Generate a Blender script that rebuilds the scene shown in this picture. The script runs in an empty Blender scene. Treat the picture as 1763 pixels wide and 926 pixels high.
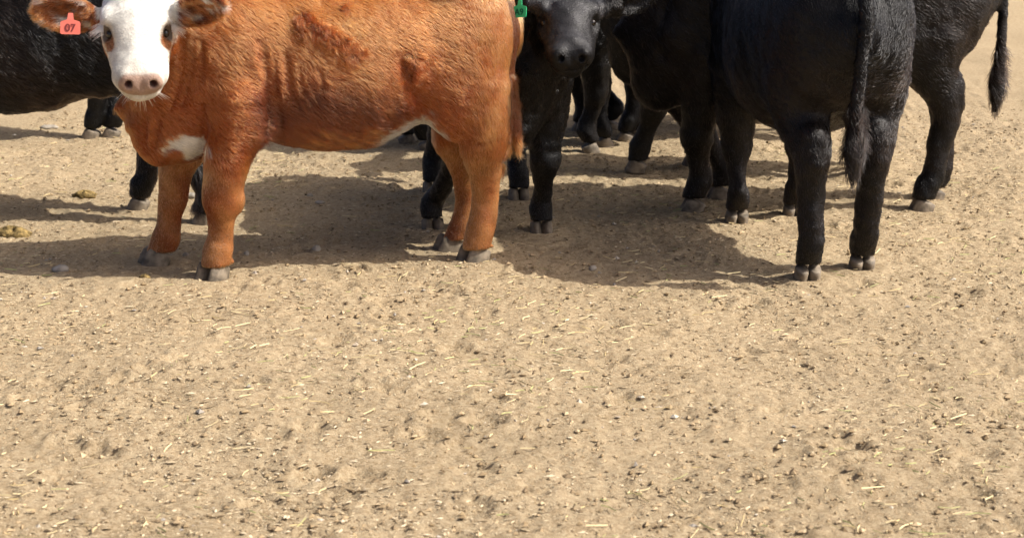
import bpy, math
import numpy as np
from mathutils import Vector, Matrix

# ------------------------------------------------------------------ camera, sky, sun, exposure
S = bpy.context.scene
CAM_H, FPX, W, H = 1.6, 3350.0, 1763.0, 926.0
PITCH = math.atan(775.0 / FPX)
cam_d = bpy.data.cameras.new('camera')
cam = bpy.data.objects.new('camera', cam_d); S.collection.objects.link(cam)
cam.location = (0, 0, CAM_H)
cam.rotation_euler = (math.pi / 2 - PITCH, 0, 0)
cam_d.sensor_width = 36.0
cam_d.lens = 36.0 * FPX / W
cam_d.clip_start = 0.05; cam_d.clip_end = 2000.0
cam_d.dof.use_dof = True; cam_d.dof.focus_distance = 6.85; cam_d.dof.aperture_fstop = 6.3
S.camera = cam

SUN_EL, SUN_AZ = math.radians(47.3), math.radians(11.0)      # sun stands to the right, a little on the camera's side
SUND = Vector((math.cos(SUN_EL) * math.cos(SUN_AZ), -math.cos(SUN_EL) * math.sin(SUN_AZ), math.sin(SUN_EL)))
wd = bpy.data.worlds.new('World'); S.world = wd; wd.use_nodes = True
nt = wd.node_tree; bg = nt.nodes['Background']
sky = nt.nodes.new('ShaderNodeTexSky'); sky.sky_type = 'NISHITA'; sky.sun_disc = False
sky.sun_elevation = SUN_EL; sky.sun_rotation = math.atan2(SUND.x, SUND.y)
nt.links.new(sky.outputs[0], bg.inputs[0]); bg.inputs[1].default_value = 0.11
sky.air_density = 0.35; sky.dust_density = 4.5; sky.ozone_density = 0.3       # pale, hazy midday sky
sun_d = bpy.data.lights.new('sun', 'SUN'); sun_d.energy = 3.0; sun_d.angle = math.radians(0.53); sun_d.color = (1.0, 0.955, 0.88)
sun = bpy.data.objects.new('sun', sun_d); S.collection.objects.link(sun)
sun.rotation_euler = SUND.to_track_quat('Z', 'Y').to_euler(); sun.location = (6, -2, 8)
S.view_settings.view_transform = 'Standard'; S.view_settings.look = 'None'
S.view_settings.exposure = 1.06; S.view_settings.gamma = 1.0; S.view_settings.use_curve_mapping = False
S.render.engine = 'CYCLES'
S.cycles.max_bounces = 7; S.cycles.diffuse_bounces = 3; S.cycles.glossy_bounces = 3; S.cycles.transmission_bounces = 5
S.cycles.use_denoising = True
S.cycles.sample_clamp_indirect = 6.0
C = S.collection.objects
rng = np.random.default_rng(7)

# ------------------------------------------------------------------ helpers
CF = np.array([0, math.cos(PITCH), -math.sin(PITCH)]); CU = np.array([0, math.sin(PITCH), math.cos(PITCH)])
def ray(px, py):
    return CF + np.array([1.0, 0, 0]) * ((px - W / 2) / FPX) + CU * ((H / 2 - py) / FPX)
CAMP = np.array([0, 0, CAM_H])
def gnd(px, py, z=0.0):
    d = ray(px, py); return CAMP + d * ((z - CAM_H) / d[2])
def at(px, py, Y):
    d = ray(px, py); return CAMP + d * (Y / d[1])
def mpp(P):                                   # metres per photo pixel at a point
    return float(np.dot(np.asarray(P) - CAMP, CF)) / FPX
def nrm(v):
    v = np.asarray(v, float); return v / np.linalg.norm(v)

def vnoise(P, freq, seed):                    # cheap smooth noise, -1..1, any array of points
    r = np.random.default_rng(seed); out = 0
    for i in range(5):
        k = r.normal(size=3); k = k / np.linalg.norm(k) * freq * r.uniform(0.7, 1.5) * 6.283
        k2 = r.normal(size=3); k2 = k2 / np.linalg.norm(k2) * freq * 6.283 * 0.45
        out = out + np.sin(P @ k + r.uniform(0, 6.28) + 1.6 * np.sin(P @ k2 + r.uniform(0, 6.28)))
    return out / 2.6

def mesh_obj(name, V, F, mat, parent=None, smooth=True):
    me = bpy.data.meshes.new(name)
    V = np.asarray(V, np.float32)
    if isinstance(F, np.ndarray):
        n, k = F.shape
        me.vertices.add(len(V)); me.vertices.foreach_set('co', V.ravel())
        me.loops.add(n * k); me.loops.foreach_set('vertex_index', F.astype(np.int32).ravel())
        me.polygons.add(n); me.polygons.foreach_set('loop_start', np.arange(0, n * k, k, dtype=np.int32))
        me.update(calc_edges=True); me.validate()
    else:
        me.from_pydata([tuple(v) for v in V], [], F); me.update()
    me.polygons.foreach_set('use_smooth', np.full(len(me.polygons), smooth))
    me.materials.append(mat)
    o = bpy.data.objects.new(name, me); C.link(o)
    if parent: o.parent = parent; o.location = -parent.location
    return o
def tag(o, label=None, cat=None, group=None, kind=None):
    if label: o['label'] = label
    if cat: o['category'] = cat
    if group: o['group'] = group
    if kind: o['kind'] = kind
    return o
def empty(name, loc):
    o = bpy.data.objects.new(name, None); o.empty_display_size = 0.1; C.link(o); o.location = loc; return o

# ------------------------------------------------------------------ materials
def mat(name, rough=0.8, spec=0.3):
    m = bpy.data.materials.new(name); m.use_nodes = True
    b = m.node_tree.nodes['Principled BSDF']; b.inputs['Roughness'].default_value = rough
    b.inputs['Specular IOR Level'].default_value = spec
    return m, m.node_tree.nodes, m.node_tree.links, b
def noise_mat(name, c1, c2, scale, rough=0.8, spec=0.3, bump=0.3, bdist=0.004, detail=6.0, lo=0.35, hi=0.65):
    m, N, L, b = mat(name, rough, spec)
    tc = N.new('ShaderNodeTexCoord'); n = N.new('ShaderNodeTexNoise'); n.inputs['Scale'].default_value = scale; n.inputs['Detail'].default_value = detail
    L.new(tc.outputs['Object'], n.inputs['Vector'])
    r = N.new('ShaderNodeValToRGB'); r.color_ramp.elements[0].position = lo; r.color_ramp.elements[1].position = hi
    r.color_ramp.elements[0].color = (*c1, 1); r.color_ramp.elements[1].color = (*c2, 1)
    L.new(n.outputs[0], r.inputs[0]); L.new(r.outputs[0], b.inputs['Base Color'])
    if bump:
        bp = N.new('ShaderNodeBump'); bp.inputs['Strength'].default_value = bump; bp.inputs['Distance'].default_value = bdist
        L.new(n.outputs[0], bp.inputs['Height']); L.new(bp.outputs[0], b.inputs['Normal'])
    return m
def skin_mat(name, rough, spec):              # colour comes with the animal's coat pattern
    m, N, L, b = mat(name, rough, spec)
    a = N.new('ShaderNodeAttribute'); a.attribute_name = 'coat'
    tc = N.new('ShaderNodeTexCoord'); n = N.new('ShaderNodeTexNoise'); n.inputs['Scale'].default_value = 160; n.inputs['Detail'].default_value = 4
    L.new(tc.outputs['Object'], n.inputs['Vector'])
    mr = N.new('ShaderNodeMapRange'); mr.inputs['To Min'].default_value = 0.72; mr.inputs['To Max'].default_value = 1.1
    L.new(n.outputs[0], mr.inputs[0])
    mx = N.new('ShaderNodeVectorMath'); mx.operation = 'SCALE'
    L.new(a.outputs['Color'], mx.inputs[0]); L.new(mr.outputs[0], mx.inputs['Scale']); L.new(mx.outputs[0], b.inputs['Base Color'])
    bp = N.new('ShaderNodeBump'); bp.inputs['Strength'].default_value = 0.6; bp.inputs['Distance'].default_value = 0.004
    L.new(n.outputs[0], bp.inputs['Height']); L.new(bp.outputs[0], b.inputs['Normal'])
    return m
def fur_mat(name, rough, rr, ior=1.55):
    m = bpy.data.materials.new(name); m.use_nodes = True; N = m.node_tree.nodes; L = m.node_tree.links
    N.remove(N['Principled BSDF'])
    h = N.new('ShaderNodeBsdfHairPrincipled'); h.model = 'CHIANG'; h.parametrization = 'COLOR'
    a = N.new('ShaderNodeAttribute'); a.attribute_name = 'coat'
    L.new(a.outputs['Color'], h.inputs['Color'])
    h.inputs['Roughness'].default_value = rough; h.inputs['Radial Roughness'].default_value = rr
    h.inputs['IOR'].default_value = ior
    hi = N.new('ShaderNodeHairInfo')
    L.new(h.outputs[0], N['Material Output'].inputs[0])
    return m
M_SKIN = skin_mat('coat_skin', 0.75, 0.2)
M_BSKIN = skin_mat('black_coat_skin', 0.5, 0.22)
M_FUR = fur_mat('red_fur', 0.34, 0.6)
M_BFUR = fur_mat('black_fur', 0.20, 0.32, 1.42)
M_HOOF = noise_mat('hoof_horn', (0.085, 0.069, 0.05), (0.24, 0.195, 0.14), 30, 0.65, 0.3, 0.4, 0.003)
M_EYE, *_ = mat('eye_wet', 0.05, 0.6); M_EYE.node_tree.nodes['Principled BSDF'].inputs['Base Color'].default_value = (0.012, 0.008, 0.006, 1)
M_TAGR, *_ = mat('red_tag_plastic', 0.45, 0.4); M_TAGR.node_tree.nodes['Principled BSDF'].inputs['Base Color'].default_value = (0.60, 0.14, 0.10, 1)
M_TAGG, *_ = mat('green_tag_plastic', 0.45, 0.4); M_TAGG.node_tree.nodes['Principled BSDF'].inputs['Base Color'].default_value = (0.03, 0.42, 0.17, 1)
M_INKR, *_ = mat('tag_ink_red', 0.6, 0.2); M_INKR.node_tree.nodes['Principled BSDF'].inputs['Base Color'].default_value = (0.16, 0.03, 0.03, 1)
M_INKG, *_ = mat('tag_ink_green', 0.6, 0.2); M_INKG.node_tree.nodes['Principled BSDF'].inputs['Base Color'].default_value = (0.005, 0.10, 0.05, 1)
M_WET, *_ = mat('saliva', 0.05, 0.6)
_b = M_WET.node_tree.nodes['Principled BSDF']; _b.inputs['Transmission Weight'].default_value = 0.6; _b.inputs['Base Color'].default_value = (0.95, 0.95, 0.95, 1); _b.inputs['IOR'].default_value = 1.33

# ------------------------------------------------------------------ distance-field modelling of an animal's body
class Field:
    def __init__(s, lo, hi, res):
        s.lo = np.asarray(lo, float); s.res = res
        s.n = np.ceil((np.asarray(hi) - s.lo) / res).astype(int) + 1
        s.D = np.full(s.n, 0.5, np.float32)
    def win(s, lo, hi):
        a = np.clip(np.floor((np.asarray(lo) - s.lo) / s.res).astype(int), 0, s.n - 1)
        b = np.clip(np.ceil((np.asarray(hi) - s.lo) / s.res).astype(int) + 1, 1, s.n)
        if np.any(b <= a): return None, None
        ax = [(s.lo[i] + s.res * np.arange(a[i], b[i])).astype(np.float32) for i in range(3)]
        return tuple(slice(a[i], b[i]) for i in range(3)), np.meshgrid(*ax, indexing='ij', sparse=True)
    def put(s, lo, hi, fn, k, sub=False):
        m = k + 3.2 * s.res
        w, g = s.win(np.asarray(lo) - m, np.asarray(hi) + m)
        if w is None: return
        d = fn(*g).astype(np.float32); A = s.D[w]
        if sub:
            d = -d; h = np.clip(0.5 + 0.5 * (d - A) / k, 0, 1); s.D[w] = A + (d - A) * h + k * h * (1 - h)
        else:
            h = np.clip(0.5 + 0.5 * (A - d) / k, 0, 1); s.D[w] = A + (d - A) * h - k * h * (1 - h)
    def ell(s, c, r, R=None, k=0.03, sub=False):
        c = np.asarray(c, float); r = np.asarray(r, float); R = np.eye(3) if R is None else np.asarray(R, float)   # R columns = axes
        ext = np.sqrt(((R * r) ** 2).sum(1))
        def fn(x, y, z):
            x = x - c[0]; y = y - c[1]; z = z - c[2]
            u = [(x * R[0, i] + y * R[1, i] + z * R[2, i]) / r[i] for i in range(3)]
            k0 = np.sqrt(u[0] ** 2 + u[1] ** 2 + u[2] ** 2) + 1e-6
            k1 = np.sqrt((u[0] / r[0]) ** 2 + (u[1] / r[1]) ** 2 + (u[2] / r[2]) ** 2) + 1e-6
            return k0 * (k0 - 1) / k1
        s.put(c - ext, c + ext, fn, k, sub)
    def cone(s, a, b, ra, rb, k=0.03, sub=False, flat=None):
        a = np.asarray(a, float); b = np.asarray(b, float); rm = max(ra, rb)
        ba = b - a; l2 = float(ba @ ba) + 1e-12; rr = ra - rb
        def fn(x, y, z):
            x = x - a[0]; y = y - a[1]; z = z - a[2]
            if flat is not None:
                n, q = flat; e = (x * n[0] + y * n[1] + z * n[2]) * (1 / q - 1)
                x = x + e * n[0]; y = y + e * n[1]; z = z + e * n[2]
            t = np.clip((x * ba[0] + y * ba[1] + z * ba[2]) / l2, 0, 1)
            d = np.sqrt((x - t * ba[0]) ** 2 + (y - t * ba[1]) ** 2 + (z - t * ba[2]) ** 2) - (ra - rr * (t * t * (3 - 2 * t) * .5 + t * .5))
            return d * (min(1.0, flat[1]) if flat is not None else 1.0)
        q = max(1.0, flat[1]) if flat is not None else 1.0
        s.put(np.minimum(a, b) - rm * q, np.maximum(a, b) + rm * q, fn, k, sub)
    def chain(s, pts, k=0.03, flat=None, sub=False):
        P = np.asarray(pts, float); n = len(P)
        if n > 2:                              # smooth the run of joints (Catmull-Rom)
            E = np.vstack([2 * P[0] - P[1], P, 2 * P[-1] - P[-2]]); out = []
            for i in range(n - 1):
                a, b, c, d = E[i:i + 4]
                for t in (0, .25, .5, .75): out.append(.5 * (2 * b + (c - a) * t + (2 * a - 5 * b + 4 * c - d) * t * t + (3 * b - a - 3 * c + d) * t ** 3))
            P = np.array(out + [P[-1]])
        r = np.maximum(P[:, 3], .001); seg = [(P[i, :3], P[i + 1, :3] - P[i, :3], r[i], r[i + 1]) for i in range(len(P) - 1)]
        def fn(x, y, z):
            D = None
            for a, ba, ra, rb in seg:
                X = x - a[0]; Y = y - a[1]; Z = z - a[2]; t = np.clip((X * ba[0] + Y * ba[1] + Z * ba[2]) / (float(ba @ ba) + 1e-12), 0, 1)
                d = np.sqrt((X - t * ba[0]) ** 2 + (Y - t * ba[1]) ** 2 + (Z - t * ba[2]) ** 2) - (ra + (rb - ra) * t)
                D = d if D is None else np.minimum(D, d)
            return D
        s.put((P[:, :3] - r[:, None]).min(0), (P[:, :3] + r[:, None]).max(0), fn, k, sub)
    def loft(s, prof, k=0.03, p=2.3):          # along local x: rows of x, top z, bottom z, half width
        P = np.asarray(sorted(prof), float)
        xs = np.linspace(P[0, 0], P[-1, 0], 400)
        def cr(col):                           # monotone-ish smooth interpolation
            y = np.interp(xs, P[:, 0], P[:, col]); ker = np.hanning(31); ker /= ker.sum()
            return np.convolve(np.pad(y, 15, 'edge'), ker, 'valid')
        tp, bt, hw = cr(1), cr(2), cr(3)
        def fn(x, y, z):
            t = np.interp(x.ravel(), xs, tp).reshape(x.shape); bo = np.interp(x.ravel(), xs, bt).reshape(x.shape); w = np.interp(x.ravel(), xs, hw).reshape(x.shape)
            zc = (t + bo) / 2; h = (t - bo) / 2
            r = ((np.abs(y) / w) ** p + (np.abs(z - zc) / h) ** p) ** (1 / p)
            ex = np.maximum(np.maximum(xs[0] - x, x - xs[-1]), 0)
            return np.sqrt(np.maximum((r - 1) * np.minimum(w, h), 0) ** 2 + ex ** 2) + np.minimum((r - 1) * np.minimum(w, h), 0)
        s.put((xs[0], -P[:, 3].max(), P[:, 2].min()), (xs[-1], P[:, 3].max(), P[:, 1].max()), fn, k)
    def mesh(s):                               # naive surface nets
        D = s.D; n = np.array(D.shape); neg = D < 0
        c = neg[:-1, :-1, :-1]
        cnt = np.zeros(n - 1, np.int8)
        for i in (0, 1):
            for j in (0, 1):
                for l in (0, 1): cnt += neg[i:n[0] - 1 + i, j:n[1] - 1 + j, l:n[2] - 1 + l]
        act = np.argwhere((cnt > 0) & (cnt < 8))
        idx = np.full(n - 1, -1, np.int32); idx[tuple(act.T)] = np.arange(len(act))
        pos = np.zeros((len(act), 3)); num = np.zeros(len(act))
        corner = {}
        for i in (0, 1):
            for j in (0, 1):
                for l in (0, 1): corner[i, j, l] = D[act[:, 0] + i, act[:, 1] + j, act[:, 2] + l]
        for e in range(3):
            for u in (0, 1):
                for v in (0, 1):
                    a = [u, v]; a.insert(e, 0); b = list(a); b[e] = 1
                    da, db = corner[tuple(a)], corner[tuple(b)]
                    m = (da < 0) != (db < 0); t = np.where(m, da / np.where(m, da - db, 1), 0)
                    p = np.tile(np.array(a, float), (len(act), 1)); p[:, e] = t
                    pos[m] += p[m]; num[m] += 1
        V = (act + pos / num[:, None]) * s.res + s.lo
        Q = []
        for e in range(3):
            u, v = [(1, 2), (2, 0), (0, 1)][e]
            sl0 = [slice(1, -1)] * 3; sl1 = [slice(1, -1)] * 3
            sl0[e] = slice(0, -1); sl1[e] = slice(1, None)
            A, B = neg[tuple(sl0)], neg[tuple(sl1)]
            for flip in (False, True):
                w = np.argwhere((A & ~B) if not flip else (~A & B))
                off = np.ones(3, int); off[e] = 0; w = w + off
                def at_(du, dv):
                    q = w.copy(); q[:, u] += du; q[:, v] += dv; return idx[tuple(q.T)]
                q = np.stack([at_(-1, -1), at_(0, -1), at_(0, 0), at_(-1, 0)], 1)
                Q.append(q if not flip else q[:, ::-1])
        Q = np.concatenate(Q); Q = Q[(Q >= 0).all(1)]
        return V, Q

def keep_main(V, Q):                           # drop stray islands
    par = np.arange(len(V))
    lab = par.copy()
    for _ in range(200):
        m = lab[Q].min(1); new = lab.copy(); np.minimum.at(new, Q.ravel(), np.repeat(m, 4)); new = new[new]
        if (new == lab).all(): break
        lab = new
    u, c = np.unique(lab, return_counts=True); main = u[c.argmax()]
    ok = lab == main
    re = np.cumsum(ok) - 1
    Q = Q[ok[Q].all(1)]
    return V[ok], re[Q]
def vnormals(V, Q):
    n = np.cross(V[Q[:, 2]] - V[Q[:, 0]], V[Q[:, 3]] - V[Q[:, 1]])
    N = np.zeros_like(V)
    for i in range(4): np.add.at(N, Q[:, i], n)
    return N / (np.linalg.norm(N, axis=1, keepdims=True) + 1e-12)

# head: hx towards the nose, hy to the animal's left, hz up off the face
def head_prims(F, O, R, s=1.0, mz=1.0):
    g = lambda x, y, z: O + R @ (np.array([x, y, z]) * s)
    e = lambda c, r, k=0.03, sub=False, Q=None: F.ell(g(*c), np.array(r) * s, R if Q is None else R @ Q, k * s, sub)
    cn = lambda a, b, ra, rb, k=0.03, sub=False, flat=None: F.cone(g(*a), g(*b), ra * s, rb * s, k * s, sub, flat)
    e((0.04, 0, -0.005), (0.125, 0.106, 0.105))
    e((0.10, 0, 0.012), (0.13, 0.114, 0.072), 0.03)
    for y in (-1, 1):
        e((0.085, y * 0.065, -0.07), (0.10, 0.052, 0.075), 0.04)
        e((0.112, y * 0.094, 0.032), (0.050, 0.024, 0.030), 0.022)          # brow
        cn((0.16, y * 0.064, -0.03), (0.31, y * 0.050, -0.048), 0.046, 0.040, 0.035)
    cn((0.13, 0, 0.0), (0.31, 0, -0.018), 0.075, 0.047, 0.04, flat=(R[:, 1], 1.12))
    cn((0.10, 0, -0.10), (0.33, 0, -0.085), 0.062, 0.040, 0.04)
    e((0.330, 0, -0.042), (0.066, 0.086 * mz, 0.054), 0.035)
    e((0.330, 0, -0.088), (0.052, 0.066 * mz, 0.036), 0.022)
    for y in (-1, 1):
        e((0.362, y * 0.044, -0.028), (0.034, 0.032, 0.034), 0.02)          # nostril wings
        e((0.190, y * 0.104, 0.014), (0.050, 0.020, 0.026), 0.03, True); e((0.152, y * 0.107, -0.004), (0.026, 0.017, 0.014), 0.010, True)    # eye socket
        a = np.array([[math.cos(.5 * y), -math.sin(.5 * y), 0], [math.sin(.5 * y), math.cos(.5 * y), 0], [0, 0, 1]])
        e((0.392, y * 0.042, -0.026), (0.028, 0.0105, 0.013), 0.008, True, a)  # nostril
    e((0.395, 0, -0.012), (0.008, 0.006, 0.03), 0.012, True)
    for y in (-1, 1):
        cn((0.392, 0, -0.079), (0.350, y * 0.062, -0.074), 0.0035, 0.003, 0.007, True)
        cn((0.350, y * 0.062, -0.074), (0.28, y * 0.066, -0.066), 0.003, 0.002, 0.007, True)
    return [g(0.149, y * 0.0905, -0.004) for y in (-1, 1)], 0.0150 * s
def ear_prims(F, base, tip, face, wid, thick=0.011):
    base = np.asarray(base, float); tip = np.asarray(tip, float)
    ax = nrm(tip - base); n = nrm(np.asarray(face, float) - ax * float(np.dot(face, ax))); b = np.cross(n, ax)
    L = np.linalg.norm(tip - base); R = np.stack([ax, b, n], 1)
    F.ell(base + ax * L * 0.5, (L * 0.55, wid * 0.5, 0.030), R, 0.02)
    F.ell(base + ax * L * 0.52 + n * 0.026, (L * 0.50, wid * 0.42, 0.034), R, 0.008, True)
    F.cone(base - ax * 0.04, base + ax * L * 0.25, 0.036, 0.030, 0.02)

# ------------------------------------------------------------------ coat
def make_coat(name, V, Q, N, colf, n, lenf, dirf, matl, parent, seed, rad=0.00045, lift=0.35, densf=None, pts=4, curl=None, clump=1.0, cvar=.28):
    r = np.random.default_rng(seed)
    T = np.concatenate([Q[:, [0, 1, 2]], Q[:, [0, 2, 3]]])
    ar = np.linalg.norm(np.cross(V[T[:, 1]] - V[T[:, 0]], V[T[:, 2]] - V[T[:, 0]]), axis=1)
    if densf is not None: ar = ar * densf(V[T].mean(1))
    cs = np.cumsum(ar); ti = np.searchsorted(cs, r.uniform(0, cs[-1], n)); ti = np.minimum(ti, len(T) - 1)
    u, v = r.uniform(size=(2, n)); f = u + v > 1; u[f] = 1 - u[f]; v[f] = 1 - v[f]
    tv = T[ti]; w = np.stack([1 - u - v, u, v], 1)
    P = (V[tv] * w[:, :, None]).sum(1); Nn = (N[tv] * w[:, :, None]).sum(1); Nn /= np.linalg.norm(Nn, axis=1, keepdims=True) + 1e-9
    L = lenf(P) * r.uniform(0.65, 1.2, n)
    ok = L > 0.0015; P, Nn, L = P[ok], Nn[ok], L[ok]; n = len(P)
    d = dirf(P)
    jig = np.stack([vnoise(P, 9.0, seed + i) for i in range(3)], 1) * 0.20 + np.stack([vnoise(P, 40.0, seed + 5 + i) for i in range(3)], 1) * 0.10
    d = d + jig + r.normal(0, 0.085 if curl is None else .045, (n, 3))
    if curl is not None:
        c = curl(P)[:, None]; d = d + c * (np.stack([vnoise(P, 30.0, seed + 9 + i) for i in range(3)], 1) * 1.3)
    d = d - Nn * (d * Nn).sum(1, keepdims=True); d /= np.linalg.norm(d, axis=1, keepdims=True) + 1e-9
    side = np.cross(Nn, d)
    lf = lift * r.uniform(0.6, 1.4, n)[:, None]
    bend = r.normal(0, 0.10, n)[:, None]
    if curl is not None:
        lf = lf + c * 0.5; bend = bend + c * (0.5 * np.sign(vnoise(P, 22.0, seed + 20))[:, None])
    cell = 0.009; gi = np.floor((P + np.stack([vnoise(P, 9., seed + 40 + i) for i in range(3)], 1) * .006) / cell).astype(np.int64)
    hs_ = (gi[:, 0] * 73856093) ^ (gi[:, 1] * 19349663) ^ (gi[:, 2] * 83492791); hs_ = (hs_ % 65521).astype(int)
    tab = np.random.default_rng(seed + 50).uniform(size=(65521, 4)); ck = tab[hs_]
    cc = (gi + ck[:, :3]) * cell + d * (L * .8)[:, None] - P; cc = cc - Nn * (cc * Nn).sum(1, keepdims=True) - d * (cc * d).sum(1, keepdims=True)
    cs_ = np.clip((L - .006) / .022, .12, .8)[:, None] * clump
    if curl is not None: cs_ = np.clip(cs_ * (1 + 4 * c), 0, .85)
    lf = lf * (.85 + .3 * ck[:, 3:4])
    t = np.linspace(0, 1, pts)[None, :, None]
    X = P[:, None, :] + (cc * cs_)[:, None, :] * t ** 1.5 - Nn[:, None, :] * 0.0006 + L[:, None, None] * (d[:, None] * (t * (1 - 0.10 * t)) + Nn[:, None] * (lf[:, None] * (t - 0.62 * t * t)) + side[:, None] * (bend[:, None] * t * t))
    hc = bpy.data.hair_curves.new(name); hc.add_curves([pts] * n)
    hc.attributes['position'].data.foreach_set('vector', X.astype(np.float32).ravel()) if 'position' in hc.attributes else hc.points.foreach_set('position', X.astype(np.float32).ravel())
    ra = hc.attributes.get('radius') or hc.attributes.new('radius', 'FLOAT', 'POINT')
    rr = (rad * r.uniform(0.7, 1.3, n))[:, None] * np.linspace(1, 0.25, pts)[None]
    ra.data.foreach_set('value', rr.astype(np.float32).ravel())
    ca = hc.attributes.new('coat', 'FLOAT_COLOR', 'CURVE')
    col = colf(P, True); wh = sstep(.45, .7, col[:, 2]); var = (1 + cvar * (ck[:, 3] - .5) * 2) * r.uniform(0.72, 1.25, n); col = np.clip(col * (var * (1 - wh) + (.82 + .18 * var) * wh)[:, None], 0, 0.93)
    ca.data.foreach_set('color', np.concatenate([col, np.ones((n, 1))], 1).astype(np.float32).ravel())
    hc.materials.append(matl)
    o = bpy.data.objects.new(name, hc); C.link(o); o.parent = parent; o.location = -parent.location
    return o

def build_hoof(pos, ang, parent, s=1.0, spread=0.0):
    V, Fc = [], []
    for side in (-1, 1):
        rings = []
        for (z, sc, sh) in ((0.0, 1.0, 0.0), (0.010, 1.0, 0.0), (0.034, 0.93, -0.007), (0.056, 0.85, -0.015), (0.064, 0.66, -0.017)):
            ring = []
            for k in range(14):
                a = 2 * math.pi * k / 14
                x = 0.050 * math.cos(a); y = 0.0255 * math.sin(a)
                if x > 0: y *= (1 - 0.35 * (x / 0.05) ** 2)
                if x < 0: x *= 0.9
                zz = z * (0.80 + 0.20 * x / 0.05)
                X = x * sc + sh + 0.012; Y = y * (0.55 + 0.45 * sc) + side * (0.0235 + spread * (x + 0.03))
                c, sn = math.cos(ang), math.sin(ang)
                ring.append(len(V)); V.append((pos[0] + s * (X * c - Y * sn), pos[1] + s * (X * sn + Y * c), pos[2] + s * zz - 0.009))
            rings.append(ring)
        for a, b in zip(rings[:-1], rings[1:]):
            for k in range(14): Fc.append((a[k], a[(k + 1) % 14], b[(k + 1) % 14], b[k]))
        Fc.append(tuple(rings[-1])); Fc.append(tuple(rings[0][::-1]))
    return mesh_obj('hoof', V, Fc, M_HOOF, parent)
def build_eye(P, r, parent):
    V, Fc = [], []
    for i in range(9):
        th = math.pi * i / 8
        for j in range(16):
            ph = 2 * math.pi * j / 16
            V.append((P[0] + r * math.sin(th) * math.cos(ph), P[1] + r * math.sin(th) * math.sin(ph), P[2] + r * math.cos(th)))
    for i in range(8):
        for j in range(16): Fc.append((i * 16 + j, (i + 1) * 16 + j, (i + 1) * 16 + (j + 1) % 16, i * 16 + (j + 1) % 16))
    return mesh_obj('eye', V, Fc, M_EYE, parent)

def finish_body(F, root, colf, matl, toworld, rough=1.0, cut=.05):
    """body mesh from the field, moved to world, with the coat pattern as a colour attribute"""
    zz = (F.lo[2] + F.res * np.arange(F.n[2])).astype(np.float32); F.D = np.maximum(F.D, (cut - zz)[None, None, :])
    V, Q = keep_main(*F.mesh()); V = toworld(V); N = vnormals(V, Q)
    V = V + N * (rough * (.0032 * vnoise(V, 6., 61) + .0020 * vnoise(V, 17., 62)))[:, None]; N = vnormals(V, Q)
    o = mesh_obj('body', V, Q, matl, root)
    at_ = o.data.attributes.new('coat', 'FLOAT_COLOR', 'POINT')
    col = colf(V, False); col = col * (.62 + .38 * sstep(.35, .6, col[:, 2]))[:, None]
    at_.data.foreach_set('color', np.concatenate([col, np.ones((len(V), 1))], 1).astype(np.float32).ravel())
    return V, Q, N

def sstep(a, b, x):
    t = np.clip((x - a) / (b - a), 0, 1); return t * t * (3 - 2 * t)
def mixc(A, B, t):
    return A * (1 - t[:, None]) + np.asarray(B)[None] * t[:, None]

# ------------------------------------------------------------------ ground
def lattice(x, y, freq, seed):                # value noise on a big lattice, 0..1
    r = np.random.default_rng(seed); G = r.uniform(size=(256, 256))
    u = x * freq; v = y * freq; i = np.floor(u).astype(int); j = np.floor(v).astype(int); a = u - i; b = v - j
    a = a * a * (3 - 2 * a); b = b * b * (3 - 2 * b)
    g = lambda p, q: G[p % 256, q % 256]
    return (g(i, j) * (1 - a) + g(i + 1, j) * a) * (1 - b) + (g(i, j + 1) * (1 - a) + g(i + 1, j + 1) * a) * b
PR = np.random.default_rng(31)
PRINTS = np.stack([PR.uniform(-3, 3.2, 420), PR.uniform(3.9, 12.0, 420), PR.uniform(0, 6.28, 420)], 1)   # hoof prints
def gheight(x, y):
    h = (lattice(x, y, 1.1, 1) - .5) * 0.035 + (lattice(x + y * .3, y, 3.7, 2) - .5) * 0.024
    t = lattice(x, y, 9.0, 3); h = h + (t - .5) * 0.013
    q = lattice(x * 1.0, y * 1.0, 26.0, 4) ; h = h + (np.abs(q - .5) - .25) * 0.015
    h = h + (lattice(x, y, 48.0, 5) - .5) * 0.010
    return h
def spread(lo, hi, step, far, grow):
    a = list(np.arange(lo, hi, step)); s_ = step
    left, right = [], []
    p = lo
    while p > far[0]: s_ *= grow; p -= s_; left.append(p)
    s_ = step; p = a[-1]
    while p < far[1]: s_ *= grow; p += s_; right.append(p)
    return np.array(left[::-1] + a + right)
gx = spread(-2.3, 2.7, 0.0120, (-600, 600), 1.07); gy = spread(4.15, 9.2, 0.0125, (-200, 900), 1.04)
GX, GY = np.meshgrid(gx, gy, indexing='ij')
fade = 1.0 / (1.0 + (np.maximum(0, np.hypot(GX, GY - 6) - 14) / 12) ** 2)
GZ = gheight(GX, GY) * fade
for (qx, qy, qa) in PRINTS:                   # two-toed prints pressed in, a lip pushed up round them
    i0, i1 = np.searchsorted(gx, (qx - .12, qx + .12)); j0, j1 = np.searchsorted(gy, (qy - .12, qy + .12))
    dx = GX[i0:i1, j0:j1] - qx; dy = GY[i0:i1, j0:j1] - qy
    u = dx * math.cos(qa) + dy * math.sin(qa); v = -dx * math.sin(qa) + dy * math.cos(qa)
    r2 = np.sqrt((u / .055) ** 2 + ((np.abs(v) - .022) / .024) ** 2)
    GZ[i0:i1, j0:j1] += -0.011 * (1 - sstep(.6, 1.15, r2)) + 0.006 * np.exp(-((r2 - 1.35) / .3) ** 2)
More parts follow.
